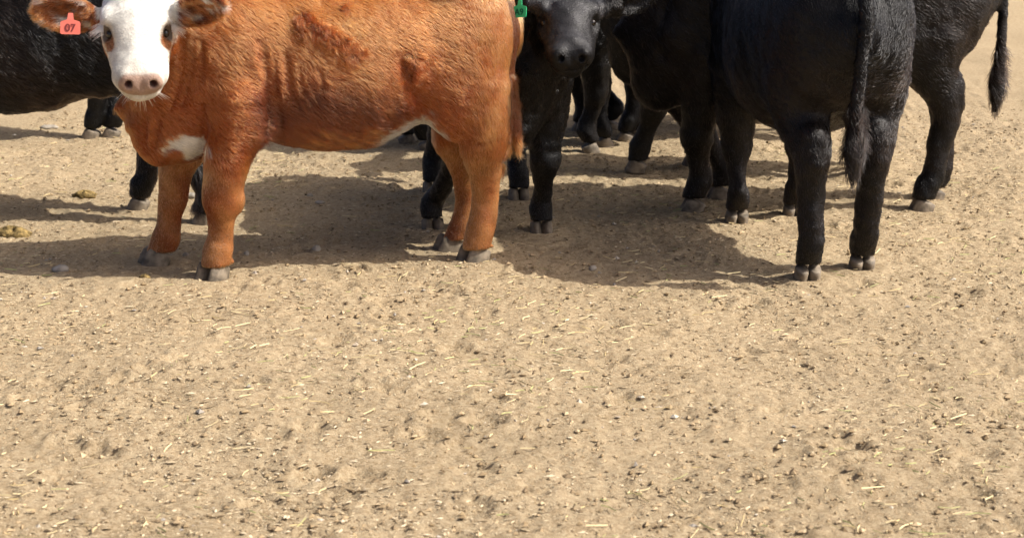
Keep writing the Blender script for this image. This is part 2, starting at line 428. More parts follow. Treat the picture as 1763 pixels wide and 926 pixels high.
# the dirt is trodden level where an animal stands
STAND = [(-1.064, 6.769), (-1.307, 7.002), (-.135, 7.06), (-.229, 7.23), (.116, 7.578), (-.318, 7.634), (.028, 8.283), (-.35, 8.445), (-2.538, 7.78), (-2.469, 8.043), (-1.243, 7.743), (-1.564, 8.046),
         (-3.098, 9.802), (-3.159, 10.06), (-2.158, 9.916), (-2.057, 9.935), (.456, 9.642), (.379, 9.467), (-.539, 9.731), (-.428, 9.536), (.585, 8.902), (.866, 9.1), (1.606, 8.85), (1.756, 9.12), (.587, 9.804),
         (.645, 9.878), (1.556, 9.799), (1.626, 10.099), (.368, 10.126), (.524, 10.204), (1.226, 10.1), (1.346, 10.4), (.768, 8.008), (.906, 8.28), (1.726, 8.0), (1.826, 8.26), (.916, 7.767), (1.17, 7.902), (1.057, 6.768), (1.277, 6.919)]
for qx, qy in STAND:
    i0, i1 = np.searchsorted(gx, (qx - .3, qx + .3)); j0, j1 = np.searchsorted(gy, (qy - .3, qy + .3))
    q = np.hypot(GX[i0:i1, j0:j1] - qx, GY[i0:i1, j0:j1] - qy); w_ = np.exp(-(q / .13) ** 4)
    GZ[i0:i1, j0:j1] = GZ[i0:i1, j0:j1] * (1 - .85 * w_) + (-.001 + .009 * np.exp(-((q - .085) / .025) ** 2)) * w_
nx, ny = GX.shape
ii = np.arange(nx * ny).reshape(nx, ny)
GQ = np.stack([ii[:-1, :-1], ii[1:, :-1], ii[1:, 1:], ii[:-1, 1:]], -1).reshape(-1, 4)
def dirt_mat():
    m, N, L, b = mat('trampled_dirt', 0.95, 0.08)
    tc = N.new('ShaderNodeTexCoord')
    def noise(sc, det, ro=0.6):
        n = N.new('ShaderNodeTexNoise'); n.inputs['Scale'].default_value = sc; n.inputs['Detail'].default_value = det; n.inputs['Roughness'].default_value = ro
        L.new(tc.outputs['Object'], n.inputs['Vector']); return n.outputs[0]
    def ramp(src, p, c):
        r = N.new('ShaderNodeValToRGB'); e = r.color_ramp.elements
        while len(e) < len(p): e.new(0.5)
        for q, pp, cc in zip(e, p, c): q.position = pp; q.color = (*cc, 1)
        L.new(src, r.inputs[0]); return r.outputs[0]
    def mixn(f, a, c, bl='MIX'):
        x = N.new('ShaderNodeMix'); x.data_type = 'RGBA'; x.blend_type = bl
        if isinstance(f, float): x.inputs[0].default_value = f
        else: L.new(f, x.inputs[0])
        L.new(a, x.inputs[6])
        if isinstance(c, tuple): x.inputs[7].default_value = (*c, 1)
        else: L.new(c, x.inputs[7])
        return x.outputs[2]
    big = ramp(noise(1.7, 5), (.36, .62), ((0.227, 0.166, 0.094), (0.363, 0.276, 0.168)))
    fine = ramp(noise(60, 5, .7), (0.253, 0.424, 0.591), ((0.185, 0.135, 0.082), (0.320, 0.237, 0.139), (0.472, 0.374, 0.238)))
    col = mixn(.68, big, fine)
    col = mixn(ramp(noise(28, 6, .75), (.60, .68), ((0, 0, 0), (.8, .8, .8))), col, (0.084, 0.060, 0.037))      # dung crumbs trodden in
    col = mixn(ramp(noise(150, 3, .6), (.60, .69), ((0, 0, 0), (.8, .8, .8))), col, (0.557, 0.475, 0.328))       # chaff
    L.new(col, b.inputs['Base Color'])
    bp = N.new('ShaderNodeBump'); bp.inputs['Strength'].default_value = 1.0; bp.inputs['Distance'].default_value = 0.008
    L.new(noise(130, 6, .75), bp.inputs['Height']); L.new(bp.outputs[0], b.inputs['Normal'])
    return m
M_DIRT = dirt_mat()
tag(mesh_obj('ground', np.stack([GX, GY, GZ], -1).reshape(-1, 3), GQ, M_DIRT), 'dry trampled tan dirt of the cattle pen', None, None, 'structure')

def ground_z(x, y):
    i = np.clip(np.searchsorted(gx, x), 0, nx - 1); j = np.clip(np.searchsorted(gy, y), 0, ny - 1); return GZ[i, j]
ICO = np.array([(1, 0, 0), (-1, 0, 0), (0, 1, 0), (0, -1, 0), (0, 0, 1), (0, 0, -1)], float)
ICF = np.array([(0, 2, 4), (2, 1, 4), (1, 3, 4), (3, 0, 4), (2, 0, 5), (1, 2, 5), (3, 1, 5), (0, 3, 5)])
def clods(name, n, smin, smax, matl, seed, label, xr=(-2.6, 3.0), yr=(4.2, 11.0), flat=0.6, long=1.0):
    r = np.random.default_rng(seed)
    x = r.uniform(*xr, n); y = r.uniform(0, 1, n) ** 1.25 * (yr[1] - yr[0]) + yr[0]
    keep = lattice(x, y, 2.3, seed) + 0.6 * lattice(x, y, 7., seed + 1) > r.uniform(0.35, 1.25, n); x, y = x[keep], y[keep]; n = len(x)
    sz = smin * (smax / smin) ** (r.uniform(size=n) ** 2.2)
    B = ICO[None] * (1 + r.uniform(-.4, .4, (n, 6, 3))) + r.uniform(-.18, .18, (n, 6, 3))
    B = B * sz[:, None, None] * np.array([long, 1, flat]) * r.uniform(.65, 1.35, (n, 1, 3))
    a = r.uniform(0, 6.28, n); c, s_ = np.cos(a)[:, None], np.sin(a)[:, None]
    X = B[..., 0] * c - B[..., 1] * s_ + x[:, None]; Y = B[..., 0] * s_ + B[..., 1] * c + y[:, None]
    Z = B[..., 2] + (ground_z(x, y) + sz * .15)[:, None]
    F_ = (ICF[None] + (np.arange(n) * 6)[:, None, None]).reshape(-1, 3)
    return tag(mesh_obj(name, np.stack([X, Y, Z], -1).reshape(-1, 3), F_, matl, None, False), label, name, None, 'stuff')
def chip_mat(name, cols, rough=0.9):
    m, N, L, b = mat(name, rough, 0.15)
    g = N.new('ShaderNodeNewGeometry'); r = N.new('ShaderNodeValToRGB'); e = r.color_ramp.elements; r.color_ramp.interpolation = 'CONSTANT'
    while len(e) < len(cols): e.new(0.5)
    for i, c in enumerate(cols): e[i].position = i / len(cols); e[i].color = (*c, 1)
    L.new(g.outputs['Random Per Island'], r.inputs[0]); L.new(r.outputs[0], b.inputs['Base Color']); return m
M_CLOD = chip_mat('dirt_clods', [(.31, .23, .13), (.38, .28, .165), (.25, .18, .10), (.34, .25, .145), (.22, .16, .095), (.46, .35, .215)])
M_CRUMB = chip_mat('dung_crumbs', [(.15, .105, .06), (.20, .145, .085), (.10, .07, .042), (.24, .175, .10)])
M_CHIP = chip_mat('litter_chips', [(.44, .35, .225), (.20, .145, .085), (.60, .49, .335), (.11, .078, .046), (.36, .28, .17), (.54, .44, .29)])
M_PEB = chip_mat('pebbles', [(.38, .33, .27), (.28, .25, .21), (.48, .42, .33), (.34, .28, .21)], 0.8)
M_STRAW = chip_mat('straw', [(.52, .40, .20), (.62, .50, .28), (.45, .36, .20), (.34, .34, .14)], 0.6)
clods('dirt_clods', 60000, .0020, .011, M_CLOD, 11, 'loose crumbs and clods of dry dirt strewn over the pen')
clods('dung_crumbs', 2600, .0022, .012, M_CRUMB, 12, 'dark crumbs of dried dung trodden into the dirt', flat=.5)
clods('litter_chips', 115000, .0014, .0046, M_CHIP, 14, 'fine chips of dry litter and trampled straw over the dirt', flat=.45, long=3.0)
clods('pebbles', 1500, .003, .012, M_PEB, 13, 'small pale pebbles scattered over the dirt')
def straw(n, seed):
    r = np.random.default_rng(seed); V, F_ = [], []
    x = r.uniform(-2.6, 3.0, n); y = r.uniform(0, 1, n) ** 1.3 * 6.5 + 4.2
    kp = lattice(x, y, 1.6, 77) * .7 + .5 * lattice(x, y, 6., 78) > r.uniform(.45, 1.0, n); x, y = x[kp], y[kp]; n = len(x)
    L_ = r.uniform(.012, .06, n) * r.uniform(.5, 1.3, n); w = r.uniform(.0008, .0020, n); a = r.uniform(0, 6.28, n); z = ground_z(x, y) + .006
    dz = r.normal(0, .10, n) * L_; bend = r.normal(0, .10, n) * L_
    out = np.zeros((n, 9, 3))
    for k, t in enumerate((-.5, 0, .5)):
        cx = x + np.cos(a) * L_ * t - np.sin(a) * bend * (1 - 4 * t * t); cy = y + np.sin(a) * L_ * t + np.cos(a) * bend * (1 - 4 * t * t); cz = z + dz * t
        for q, (s1, s2) in enumerate(((-1, 0), (1, 0), (0, 1.4))):
            out[:, k * 3 + q] = np.stack([cx - np.sin(a) * w * s1, cy + np.cos(a) * w * s1, cz + w * s2], 1)
    f = []
    for k in (0, 3):
        for q in range(3): f.append((k + q, k + (q + 1) % 3, k + 3 + (q + 1) % 3, k + 3 + q))
    F_ = (np.array(f)[None] + (np.arange(n) * 9)[:, None, None]).reshape(-1, 4)
    tag(mesh_obj('straw', out.reshape(-1, 3), F_, M_STRAW, None, False), 'bits of dry straw and chaff lying on the dirt', 'straw', None, 'stuff')
straw(9000, 21)
M_STONE = noise_mat('grey_stone', (.24, .21, .17), (.38, .34, .28), 40, .75, .25, .5, .002)
M_DUNG = noise_mat('dung', (.08, .055, .022), (.33, .23, .085), 60, .8, .2, .9, .008)
def lump(name, px, py, wpx, hgt, matl, label, cat, seed, asp=0.7, ridges=0.0):
    g = gnd(px, py); w = wpx * mpp(g) / 2; r = np.random.default_rng(seed); ph = r.uniform(0, 6.28, 6); V, F_ = [], []
    z0 = float(ground_z(g[0], g[1])); n, mrg = 22, 7
    for i in range(mrg + 1):
        th = math.pi * i / mrg
        for k in range(n):
            a = 6.2832 * k / n
            rr = 1 + .16 * math.sin(2 * a + ph[0]) + .10 * math.sin(3 * a + ph[1]) + .06 * math.sin(7 * a + ph[2]) + ridges * .12 * math.sin(5 * a + 9 * th)
            q = math.sin(th) ** .8 * rr * w
            V.append((g[0] + q * math.cos(a), g[1] + q * math.sin(a) * asp, z0 + hgt * (.25 + math.cos(th) * (.75 + ridges * .2 * math.sin(4 * a + ph[3]) + .1 * math.sin(2 * a + ph[4])))))
    for i in range(mrg):
        for k in range(n): F_.append((i * n + k, (i + 1) * n + k, (i + 1) * n + (k + 1) % n, i * n + (k + 1) % n))
    return tag(mesh_obj(name, V, F_, matl), label, cat)
GS = 'stones lying on the dirt'
for i, (px, py, w_, h_, lb) in enumerate([
    (105, 467, 34, .020, 'flat grey stone at lower left, in front of the red calf'),
    (545, 435, 15, .020, 'small grey stone in the shade before the red calf\'s belly'),
    (534, 344, 12, .018, 'upper of two pale stones in the shade under the red calf'),
    (551, 354, 18, .012, 'lower of two pale stones in the shade under the red calf'),
    (84, 217, 27, .018, 'pale stone on sunlit dirt under the left black animal'),
    (330, 338, 22, .02, 'pale stone between the red calf\'s front legs'),
    (1020, 461, 15, .014, 'small pale stone in the shadow right of the red calf'),
    (425, 447, 11, .014, 'little grey stone just right of the red calf\'s near front hoof'),
    (320, 442, 10, .014, 'little grey stone between the red calf\'s front hooves')]):
    lump('stone', px, py, w_, h_, M_STONE, lb, 'stone', 40 + i)['group'] = GS
lump('dung_pat', 145, 339, 36, .028, M_DUNG, 'olive brown dung lump on sunlit dirt at left', 'dung', 60, .7, 1.0)
lump('dung_pat', 24, 404, 60, .040, M_DUNG, 'yellowish folded dung pat at the left edge', 'dung', 61, .8, 1.0)
lump('dung_pat', 250, 482, 20, .014, M_DUNG, 'small yellowish dung crumb before the red calf\'s front hooves', 'dung', 62, .7, 1.0)


# ------------------------------------------------------------------ cattle
class Frame:                                  # an animal's own axes: x forward, y to its left, z up
    def __init__(s, O, fwd, sc=1.0):
        s.O = np.array([O[0], O[1], 0.0]); s.f = nrm([fwd[0], fwd[1], 0]); s.l = np.array([-s.f[1], s.f[0], 0]); s.sc = sc
        s.M = np.stack([s.f, s.l, np.array([0, 0, 1.0])], 1)
    def loc(s, p): return ((np.asarray(p) - s.O) @ s.M) / s.sc
    def wor(s, p): return s.O + (np.asarray(p) * s.sc) @ s.M.T
    def P(s, px, py, yl):                     # the point of the sagittal plane y = yl seen at a photo pixel
        d = ray(px, py); t = (yl * s.sc - (CAMP - s.O) @ s.l) / (d @ s.l); return s.loc(CAMP + d * t)
    def pc(s, px, py, rpx, yl):
        p = s.P(px, py, yl); return (*p, rpx * mpp(s.wor(p)) / s.sc)
def head_axes(h, roll=0.0):
    h = nrm(h); l = nrm(np.cross([0, 0, 1.0], h)); u = np.cross(h, l)
    return np.stack([h, l * math.cos(roll) + u * math.sin(roll), u * math.cos(roll) - l * math.sin(roll)], 1)

TORSO = [(.74, .72, .66, .03), (.70, .86, .54, .10), (.62, 1.0, .455, .165), (.52, 1.07, .42, .20), (.40, 1.115, .415, .225), (.22, 1.10, .43, .255),
         (.02, 1.085, .428, .285), (-.15, 1.09, .44, .292), (-.30, 1.10, .50, .275), (-.44, 1.115, .55, .245), (-.55, 1.11, .58, .215), (-.63, 1.06, .63, .18), (-.660, 1.0, .68, .145), (-.674, .95, .73, .11)]

# ---- the red calf
RF = Frame((-.686, 7.0), (-math.cos(math.radians(13.9)), -math.sin(math.radians(13.9))))
def red_calf():
    fr = RF; pc = fr.pc
    root = empty('calf', fr.O)
    tag(root, 'red brown calf with a white face standing side on in front', 'calf')
    F = Field((-.86, -.45, 0.0), (1.02, .72, 1.32), 0.0069)
    F.loft([(.695, .62, .56, .03), (.67, .76, .51, .09)] + [(x_, t_, b_ + {.40: .025, .22: .05, .02: .012}.get(x_, 0), w_) for x_, t_, b_, w_ in TORSO[2:]], .03)
    # chest and brisket
    F.ell(fr.P(312, 215, 0.0), (.17, .14, .13), None, .05)
    F.ell((.585, 0, .50), (.085, .065, .09), None, .05)
    def leg(pts, yl, cannon, back, k=.02):
        """run of px, py, radius px; below the knee the bone in front and the tendon behind it"""
        F.chain([pc(a, b, r, yl(b) if callable(yl) else yl) for a, b, r in pts], k)
        y0 = yl(440) if callable(yl) else yl
        F.chain([pc(a + back * q, b, r * .52, y0) for (a, b, r), q in cannon], .012)
    # shoulder and near front leg
    F.ell(fr.P(405, 95, .13), (.16, .12, .25), None, .08)
    leg([(408, 165, 62), (404, 215, 50), (394, 260, 41), (387, 300, 36), (384, 330, 34), (383, 350, 32), (380, 372, 24), (379, 395, 20.5), (378, 413, 21), (376, 430, 24.5), (373, 447, 25), (370, 475, 25)],
        lambda b: .155 - .012 * max(0, min(1, (b - 250) / 150)), [((383, 355, 30), .45), ((381, 380, 22), .5), ((380, 405, 20), .5), ((378, 428, 22), .45), ((376, 446, 20), .4)], 22)
    F.ell(pc(368, 340, 1, .15)[:3], (.036, .045, .055), None, .02); F.ell(pc(404, 346, 1, .15)[:3], (.036, .035, .042), None, .02); F.ell(pc(356, 452, 1, .15)[:3], (.016, .022, .016), None, .012)
    F.ell(pc(440, 205, 1, .19)[:3], (.06, .04, .075), None, .05)                         # elbow
    # far front leg
    leg([(330, 190, 60), (318, 245, 42), (304, 290, 30), (299, 325, 26), (297, 345, 25), (292, 368, 20), (288, 392, 20), (285, 408, 23.5), (280, 424, 23), (273, 448, 23)], -.143, [((297, 350, 24), .45), ((292, 375, 20), .55), ((288, 398, 20), .6), ((286, 415, 20), .5)], 20)
    # near hind leg
    F.ell(fr.P(800, 70, .12), (.175, .125, .30), None, .07)
    F.ell(fr.P(795, 165, .14), (.13, .09, .17), None, .07)
    leg([(828, 150, 50), (830, 205, 48), (832, 245, 42), (831, 270, 34), (833, 300, 26), (834, 337, 21), (830, 372, 22), (826, 396, 23.5), (823, 412, 23.5), (818, 442, 23)],
        lambda b: .13 - .036 * max(0, min(1, (b - 205) / 130)), [((842, 285, 26), .5), ((836, 315, 24), .55), ((834, 350, 22), .6), ((830, 385, 22), .6), ((826, 408, 22), .5)], 22)
    F.cone(pc(850, 225, 1, .12)[:3], pc(868, 255, 1, .105)[:3], .05, .020, .03)           # point of hock
    # far hind leg
    F.ell(fr.P(800, 120, -.12), (.19, .11, .26), None, .08)
    leg([(800, 190, 50), (780, 235, 36), (793, 268, 30), (800, 300, 23), (801, 340, 18), (799, 368, 19), (795, 386, 21), (789, 402, 21), (779, 428, 21)], -.094, [((803, 290, 24), .5), ((803, 325, 20), .6), ((800, 365, 19), .6), ((796, 392, 19), .5)], 19)
    F.cone(pc(800, 225, 1, -.11)[:3], pc(828, 250, 1, -.10)[:3], .05, .020, .03)
    # dewclaws
    for px, py, yl in ((398, 452, .14), (845, 428, .094)): F.ell(pc(px, py, 1, yl)[:3], (.014, .011, .018), None, .008)
    # hip bone, tail head
    F.ell((-.42, .20, 1.05), (.07, .05, .05), None, .07); F.ell((-.42, -.20, 1.05), (.07, .05, .05), None, .07)
    tail = [(-.64, 0, 1.09, .035), (-.670, .05, 1.03, .024), (-.672, .09, .90, .019), (-.668, .115, .76, .018), (-.670, .12, .66, .020), (-.676, .12, .57, .023), (-.688, .12, .49, .018), (-.702, .12, .41, .006)]
    F.chain(tail, .02)
    # head and neck
    h = nrm([0.175, -.83, -.52]); HR = head_axes(h, 0.0); s = 1.0
    nose = at(243, 148, 6.36); HO = nose - HR @ (np.array([.392, 0, -.03]) * s)
    HRl = fr.M.T @ HR; HOl = fr.loc(HO)
    pk = fr.loc(HO + HR @ np.array([-.03, 0, -.05]))
    F.chain([(.42, 0, .88, .225), (*(np.array([.55, .05, .90]) * .6 + pk * .4), .165), (*pk, .115)], .07)
    F.chain([(.57, 0, .62, .085), (*(np.array([.62, .06, .66])), .065), (*fr.loc(HO + HR @ np.array([.06, 0, -.11])), .045)], .05)          # throat, dewlap
    F.cone(fr.P(240, 215, .05), fr.P(268, 258, .03), .035, .04, .04)
    eyes, er = head_prims(F, HOl, HRl, s, .95)
    fw = lambda v: fr.M.T @ np.asarray(v, float)
    ears = [(at(172, 34, 6.70), at(60, 16, 6.66), (.05, -1, -.15), .125), (at(296, 30, 6.62), at(384, 8, 6.50), (.30, -1, -.25), .115)]
    for b_, t_, n_, w_ in ears: ear_prims(F, fr.loc(b_), fr.loc(t_), fw(n_), w_)
    # folds of skin behind the shoulder and on the neck
    def fold(pix, r, y0, k=.022):
        out = []
        for n_, (px, py) in enumerate(pix):
            for yl in np.arange(y0, .62, .003):                                         # walk out to the skin
                p = fr.P(px, py, yl); g = np.clip(np.round((p - F.lo) / F.res).astype(int), 0, F.n - 1)
                if F.D[tuple(g)] > 0: break
            t = n_ / (len(pix) - 1); p = fr.P(px, py, yl + .004); out.append((*p, max(.0015, r * math.sin(math.pi * (.12 + .76 * t)))))
        F.chain(out, k, sub=True)
    fold([(448, 70), (457, 115), (462, 160), (463, 205), (455, 232)], .009, .15, .03)
    fold([(470, 100), (474, 150), (480, 190), (484, 222)], .0065, .15)
    fold([(490, 95), (494, 125), (502, 165), (512, 185)], .0045, .15, .03)
    fold([(512, 118), (517, 140), (521, 160)], .003, .15, .02)
    fold([(548, 118), (553, 135), (556, 150)], .0022, .15, .02)
    fold([(700, 110), (712, 145), (726, 172), (740, 192)], .010, .12, .06)                # flank hollow
    fold([(800, 240), (825, 246), (845, 238)], .004, .05, .015)
    def tuft(pix, r, y0=.12):
        out = []
        for px, py in pix:
            for yl in np.arange(y0, .62, .003):
                p = fr.P(px, py, yl); g = np.clip(np.round((p - F.lo) / F.res).astype(int), 0, F.n - 1)
                if F.D[tuple(g)] > 0: break
            out.append((*fr.P(px, py, yl - r * .35), r))
        F.chain(out, .010)
    tuft([(516, 34), (524, 44), (528, 58)], .009); tuft([(530, 34), (548, 44), (562, 56), (576, 66)], .008); tuft([(566, 52), (585, 58), (602, 70)], .007); tuft([(584, 80), (596, 94), (608, 98)], .008)
    tuft([(612, 78), (620, 88)], .007); tuft([(703, 98), (716, 108), (718, 124), (714, 140)], .008); tuft([(696, 100), (704, 112)], .007)
    fold([(314, 62), (316, 100), (306, 150), (292, 185)], .012, .0)
    fold([(329, 66), (330, 110), (320, 155), (308, 185)], .008, .0)
    fold([(344, 72), (346, 110), (340, 145)], .006, .0)
    fold([(272, 195), (268, 230), (262, 262)], .010, .0)
    fold([(250, 205), (248, 240), (250, 262)], .008, .0)
    fold([(345, 180), (350, 215), (352, 255)], .008, .05, .03)
    # ---- coat pattern
    esegs = [(np.asarray(b_), np.asarray(t_)) for b_, t_, _, _ in ears]
    def ear_m(X):
        m = np.zeros(len(X))
        for a, b in esegs:
            ab = b - a; t = ((X - a) @ ab) / (ab @ ab); d = np.linalg.norm(X - a - np.clip(t, 0, 1)[:, None] * ab, axis=1)
            m = np.maximum(m, (d < .072) & (t > .12))
        return m
    RED = np.array([.27, .050, .008]); ORG = np.array([.44, .138, .030]); TAN = np.array([.54, .225, .070]); DRK = np.array([.085, .018, .005]); TUF = np.array([.17, .034, .006]); WHT = np.array([.66, .63, .56]); PNK = np.array([.56, .38, .29])
    br = fr.P(318, 252, .10)
    curlc = [(fr.P(540, 50, .26), .075, .028, 18), (fr.P(585, 72, .27), .075, .026, 22), (fr.P(605, 88, .27), .040, .030, 0), (fr.P(520, 42, .25), .035, .05, 0), (fr.P(708, 118, .26), .030, .055, 0), (fr.P(588, 14, .22), .015, .012, 0)]
    def patch(l):
        m = np.zeros(len(l))
        for c, rx, rz, ang in curlc:
            a_ = math.radians(ang); dx = -(l[:, 0] - c[0]); dz = l[:, 2] - c[2]
            u = dx * math.cos(a_) - dz * math.sin(a_); v = dx * math.sin(a_) + dz * math.cos(a_)
            m = np.maximum(m, np.exp(-((u / rx) ** 2 + (v / rz) ** 2) ** 1.5) * (l[:, 1] > 0))
        return np.clip(m * 1.4 + .25 * m * vnoise(l, 25, 77), 0, 1)
    def tailm(l): return ((l[:, 0] < -.642) & (l[:, 1] > .09) & (l[:, 1] < .17) & (l[:, 2] < .97)).astype(float)
    def colf(X, hair):
        l = fr.loc(X); hd = ((X - HO) @ HR) / s
        n1 = vnoise(l, 2.2, 5); n2 = vnoise(l, 7., 6); n3 = vnoise(l, 24., 8)
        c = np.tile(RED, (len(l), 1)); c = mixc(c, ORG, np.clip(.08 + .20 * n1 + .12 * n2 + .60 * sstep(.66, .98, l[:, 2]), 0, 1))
        c = mixc(c, TAN, .75 * sstep(-.44, -.60, l[:, 0]) * sstep(.30, .6, l[:, 2]) * np.clip(.8 + .5 * n2, 0, 1))
        lg = sstep(.46, .34, l[:, 2]); c = mixc(c, TAN, lg * np.clip(.50 + .40 * n2 + .35 * (l[:, 0] < 0), 0, 1)); c = mixc(c, DRK, lg * np.clip(.14 + .22 * vnoise(l, 11., 33), 0, 1) * .8)
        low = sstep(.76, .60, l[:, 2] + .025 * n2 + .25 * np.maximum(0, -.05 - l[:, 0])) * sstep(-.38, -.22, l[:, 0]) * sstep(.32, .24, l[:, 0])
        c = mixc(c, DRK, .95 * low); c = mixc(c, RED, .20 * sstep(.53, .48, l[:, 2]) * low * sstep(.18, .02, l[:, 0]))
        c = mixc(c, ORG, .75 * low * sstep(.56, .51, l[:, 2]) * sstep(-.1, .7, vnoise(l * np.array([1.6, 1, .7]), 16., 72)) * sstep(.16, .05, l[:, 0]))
        c = mixc(c, TUF, np.clip(1.1 * patch(l) * (.85 + .25 * n3), 0, 1)); c = mixc(c, DRK, .7 * patch(l) * sstep(.2, .8, vnoise(l, 30., 71)))
        c = mixc(c, DRK, .85 * tailm(l))
        c = mixc(c, ORG, .7 * tailm(l) * sstep(.52, .46, l[:, 2]) * np.clip(.6 + .6 * n3, 0, 1))
        # white brisket patch with a red spot, white underline
        bx, bz = (l[:, 0] - br[0]) / .074, (l[:, 2] - br[2]) / .046
        w = sstep(1.15, .9, np.hypot(bx, bz) + .16 * n2 + .14 * vnoise(l, 55., 93)) * (l[:, 1] > -.02)
        w = w * (1 - sstep(1.1, .85, np.hypot((l[:, 0] - br[0] - .045) / .035, (l[:, 2] - br[2] + .035) / .035)))
        c = mixc(c, WHT * .95, w)
        ub = sstep(-.12, -.20, l[:, 0]) * sstep(-.44, -.38, l[:, 0]) * sstep(.185, .155, np.abs(l[:, 1]) + .012 * n2 + .012 * vnoise(l, 50., 94)) * sstep(.60, .56, l[:, 2])
        c = mixc(c, WHT * .8, ub)
        earm = ear_m(X)
        c = mixc(c, DRK, earm * np.clip(.45 + .5 * n3, 0, 1)); c = mixc(c, WHT * .8, earm * np.clip(.9 * vnoise(l, 16., 91) - .35, 0, 1))
        # face
        hx, hy, hz = hd.T
        onhead = (np.abs(hy) < .16) & (hz > -.17) & (hx > -.08) & (hx < .45)
        edge = -.052 + .35 * np.maximum(0, .09 - np.abs(hy)) * 0 + .10 * sstep(.24, .32, hx) * -1.0
        wf = sstep(edge - .008, edge + .008, hz + .007 * n3 + .008 * n2 + .006 * vnoise(l, 60., 95)) * sstep(-.075, -.045, hx + .01 * n2) * sstep(.140, .128, np.abs(hy)) * onhead
        wf = np.maximum(wf, sstep(.27, .30, hx) * onhead * sstep(-.165, -.14, hz))
        c = mixc(c, WHT, wf)
        spot = sstep(.030, .022, np.hypot((hx - .192) * .75, (hz + .008) * 1.0) + .004 * n3) * sstep(.055, .065, np.abs(hy)) * onhead
        c = mixc(c, [.34, .13, .05], spot)
        rim = sstep(.036, .026, np.hypot(hx - .148, hz)) * (np.abs(hy) > .075) * onhead
        c = mixc(c, [.10, .05, .03], rim * .75); c = mixc(c, [.50, .38, .26], onhead * wf * (1 - spot) * (1 - rim) * np.clip(.30 * sstep(.075, .035, np.hypot(hx - .16, hz + .01)) * (np.abs(hy) > .06) + .10 * np.clip(n2, 0, 1) + .12 * sstep(.30, .36, hx), 0, .5))
        nz = sstep(.368, .380, hx - .25 * np.maximum(0, np.abs(hy) - .055)) * sstep(-.079, -.070, hz) * sstep(.016, .004, hz) * onhead
        c = mixc(c, PNK * (1 + .0), nz)
        c = mixc(c, [.10, .04, .035], sstep(.017, .010, np.hypot((np.abs(hy) - .041) , (hz + .026))) * (hx > .355) * onhead)
        return np.clip(c * (1 + .06 * n3)[:, None], 0, 1)
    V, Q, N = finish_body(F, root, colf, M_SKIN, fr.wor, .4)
    def lenf(X):
        l = fr.loc(X); hd = ((X - HO) @ HR) / s; hx, hy, hz = hd.T
        L_ = np.full(len(l), .026) + .006 * vnoise(l, 5, 3)
        L_ = L_ + (.011 - L_) * sstep(.48, .30, l[:, 2])
        low = sstep(.66, .52, l[:, 2]) * sstep(-.36, -.2, l[:, 0]) * sstep(.34, .22, l[:, 0]); L_ = L_ + .026 * low
        L_ = L_ + .016 * patch(l)
        onface = (np.abs(hy) < .15) & (hz > -.17) & (hx > -.06) & (hx < .46)
        L_ = np.where(onface, .016 - .010 * sstep(.2, .34, hx), L_)
        L_ = np.where(onface & (hx > .362) & (hz < .02), 0, L_)
        L_ = np.where((np.hypot(hx - .148, hz) < .027) & (np.abs(hy) > .08) & onface, 0, L_)
        ear = ear_m(X) > 0
        L_ = np.where(ear, .028, L_)
        L_ = np.where((tailm(l) > 0), np.where(l[:, 2] < .70, .038, .014), L_)
        return L_
    def dirf(X):
        l = fr.loc(X); d = np.zeros_like(l)
        d[:, 0] = -1.0; d[:, 2] = -.75
        lg = sstep(.48, .36, l[:, 2]); d[:, 0] = d[:, 0] * (1 - .85 * lg); d[:, 2] -= lg
        rp = sstep(-.40, -.6, l[:, 0]); d[:, 0] *= (1 - .7 * rp); d[:, 2] -= .6 * rp
        dw = d @ fr.M.T
        hd = ((X - HO) @ HR) / s; onh = (np.abs(hd[:, 1]) < .15) & (hd[:, 2] > -.14) & (hd[:, 0] > -.06) & (hd[:, 0] < .46)
        hdv = np.stack([np.where(hd[:, 0] > .14, -.5, .6), np.sign(hd[:, 1]) * .6, np.full(len(l), -.4)], 1) @ HR.T
        dw[onh] = hdv[onh]
        er_ = ear_m(X) > 0
        dw[er_] = (np.stack([np.full(len(l), .3), np.sign(hd[:, 1]), np.full(len(l), -.2)], 1) @ HR.T)[er_]
        return dw
    def furry(X):
        l = fr.loc(X); low = sstep(.60, .50, l[:, 2]) * sstep(-.36, -.2, l[:, 0]) * sstep(.30, .2, l[:, 0])
        return np.clip(patch(l) + .40 * low + .6 * tailm(l) * (l[:, 2] < .7) + .3 * ear_m(X), 0, 1)
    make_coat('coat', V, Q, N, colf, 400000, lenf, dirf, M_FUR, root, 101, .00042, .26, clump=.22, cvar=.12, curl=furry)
    for e_ in eyes: build_eye(fr.wor(e_), er, root)
    rl = np.random.default_rng(5); X = []
    for y in (-1, 1):
        for _ in range(90):
            p = HO + HR @ (np.array([.135 + rl.normal(0, .014), y * .112, .018 + rl.normal(0, .005)])); d = HR @ nrm([.30 + rl.normal(0, .12), y * 1.0, -.12 + rl.normal(0, .16)])
            L_ = rl.uniform(.02, .055); X.append([p + d * L_ * t - np.array([0, 0, .012 * t * t]) for t in (0, .33, .66, 1)])
    for _ in range(46):                       # chin and lip whiskers
        y = rl.uniform(-1, 1); p = HO + HR @ np.array([.35 + rl.uniform(-.03, .03), y * .06, -.11 + .03 * abs(y)]); d = nrm(HR @ np.array([.2, y * .9, -.7 + rl.normal(0, .2)]))
        L_ = rl.uniform(.015, .045); X.append([p + d * L_ * t for t in (0, .33, .66, 1)])
    X = np.array(X); hc = bpy.data.hair_curves.new('eyelashes'); hc.add_curves([4] * len(X)); hc.attributes['position'].data.foreach_set('vector', X.astype(np.float32).ravel())
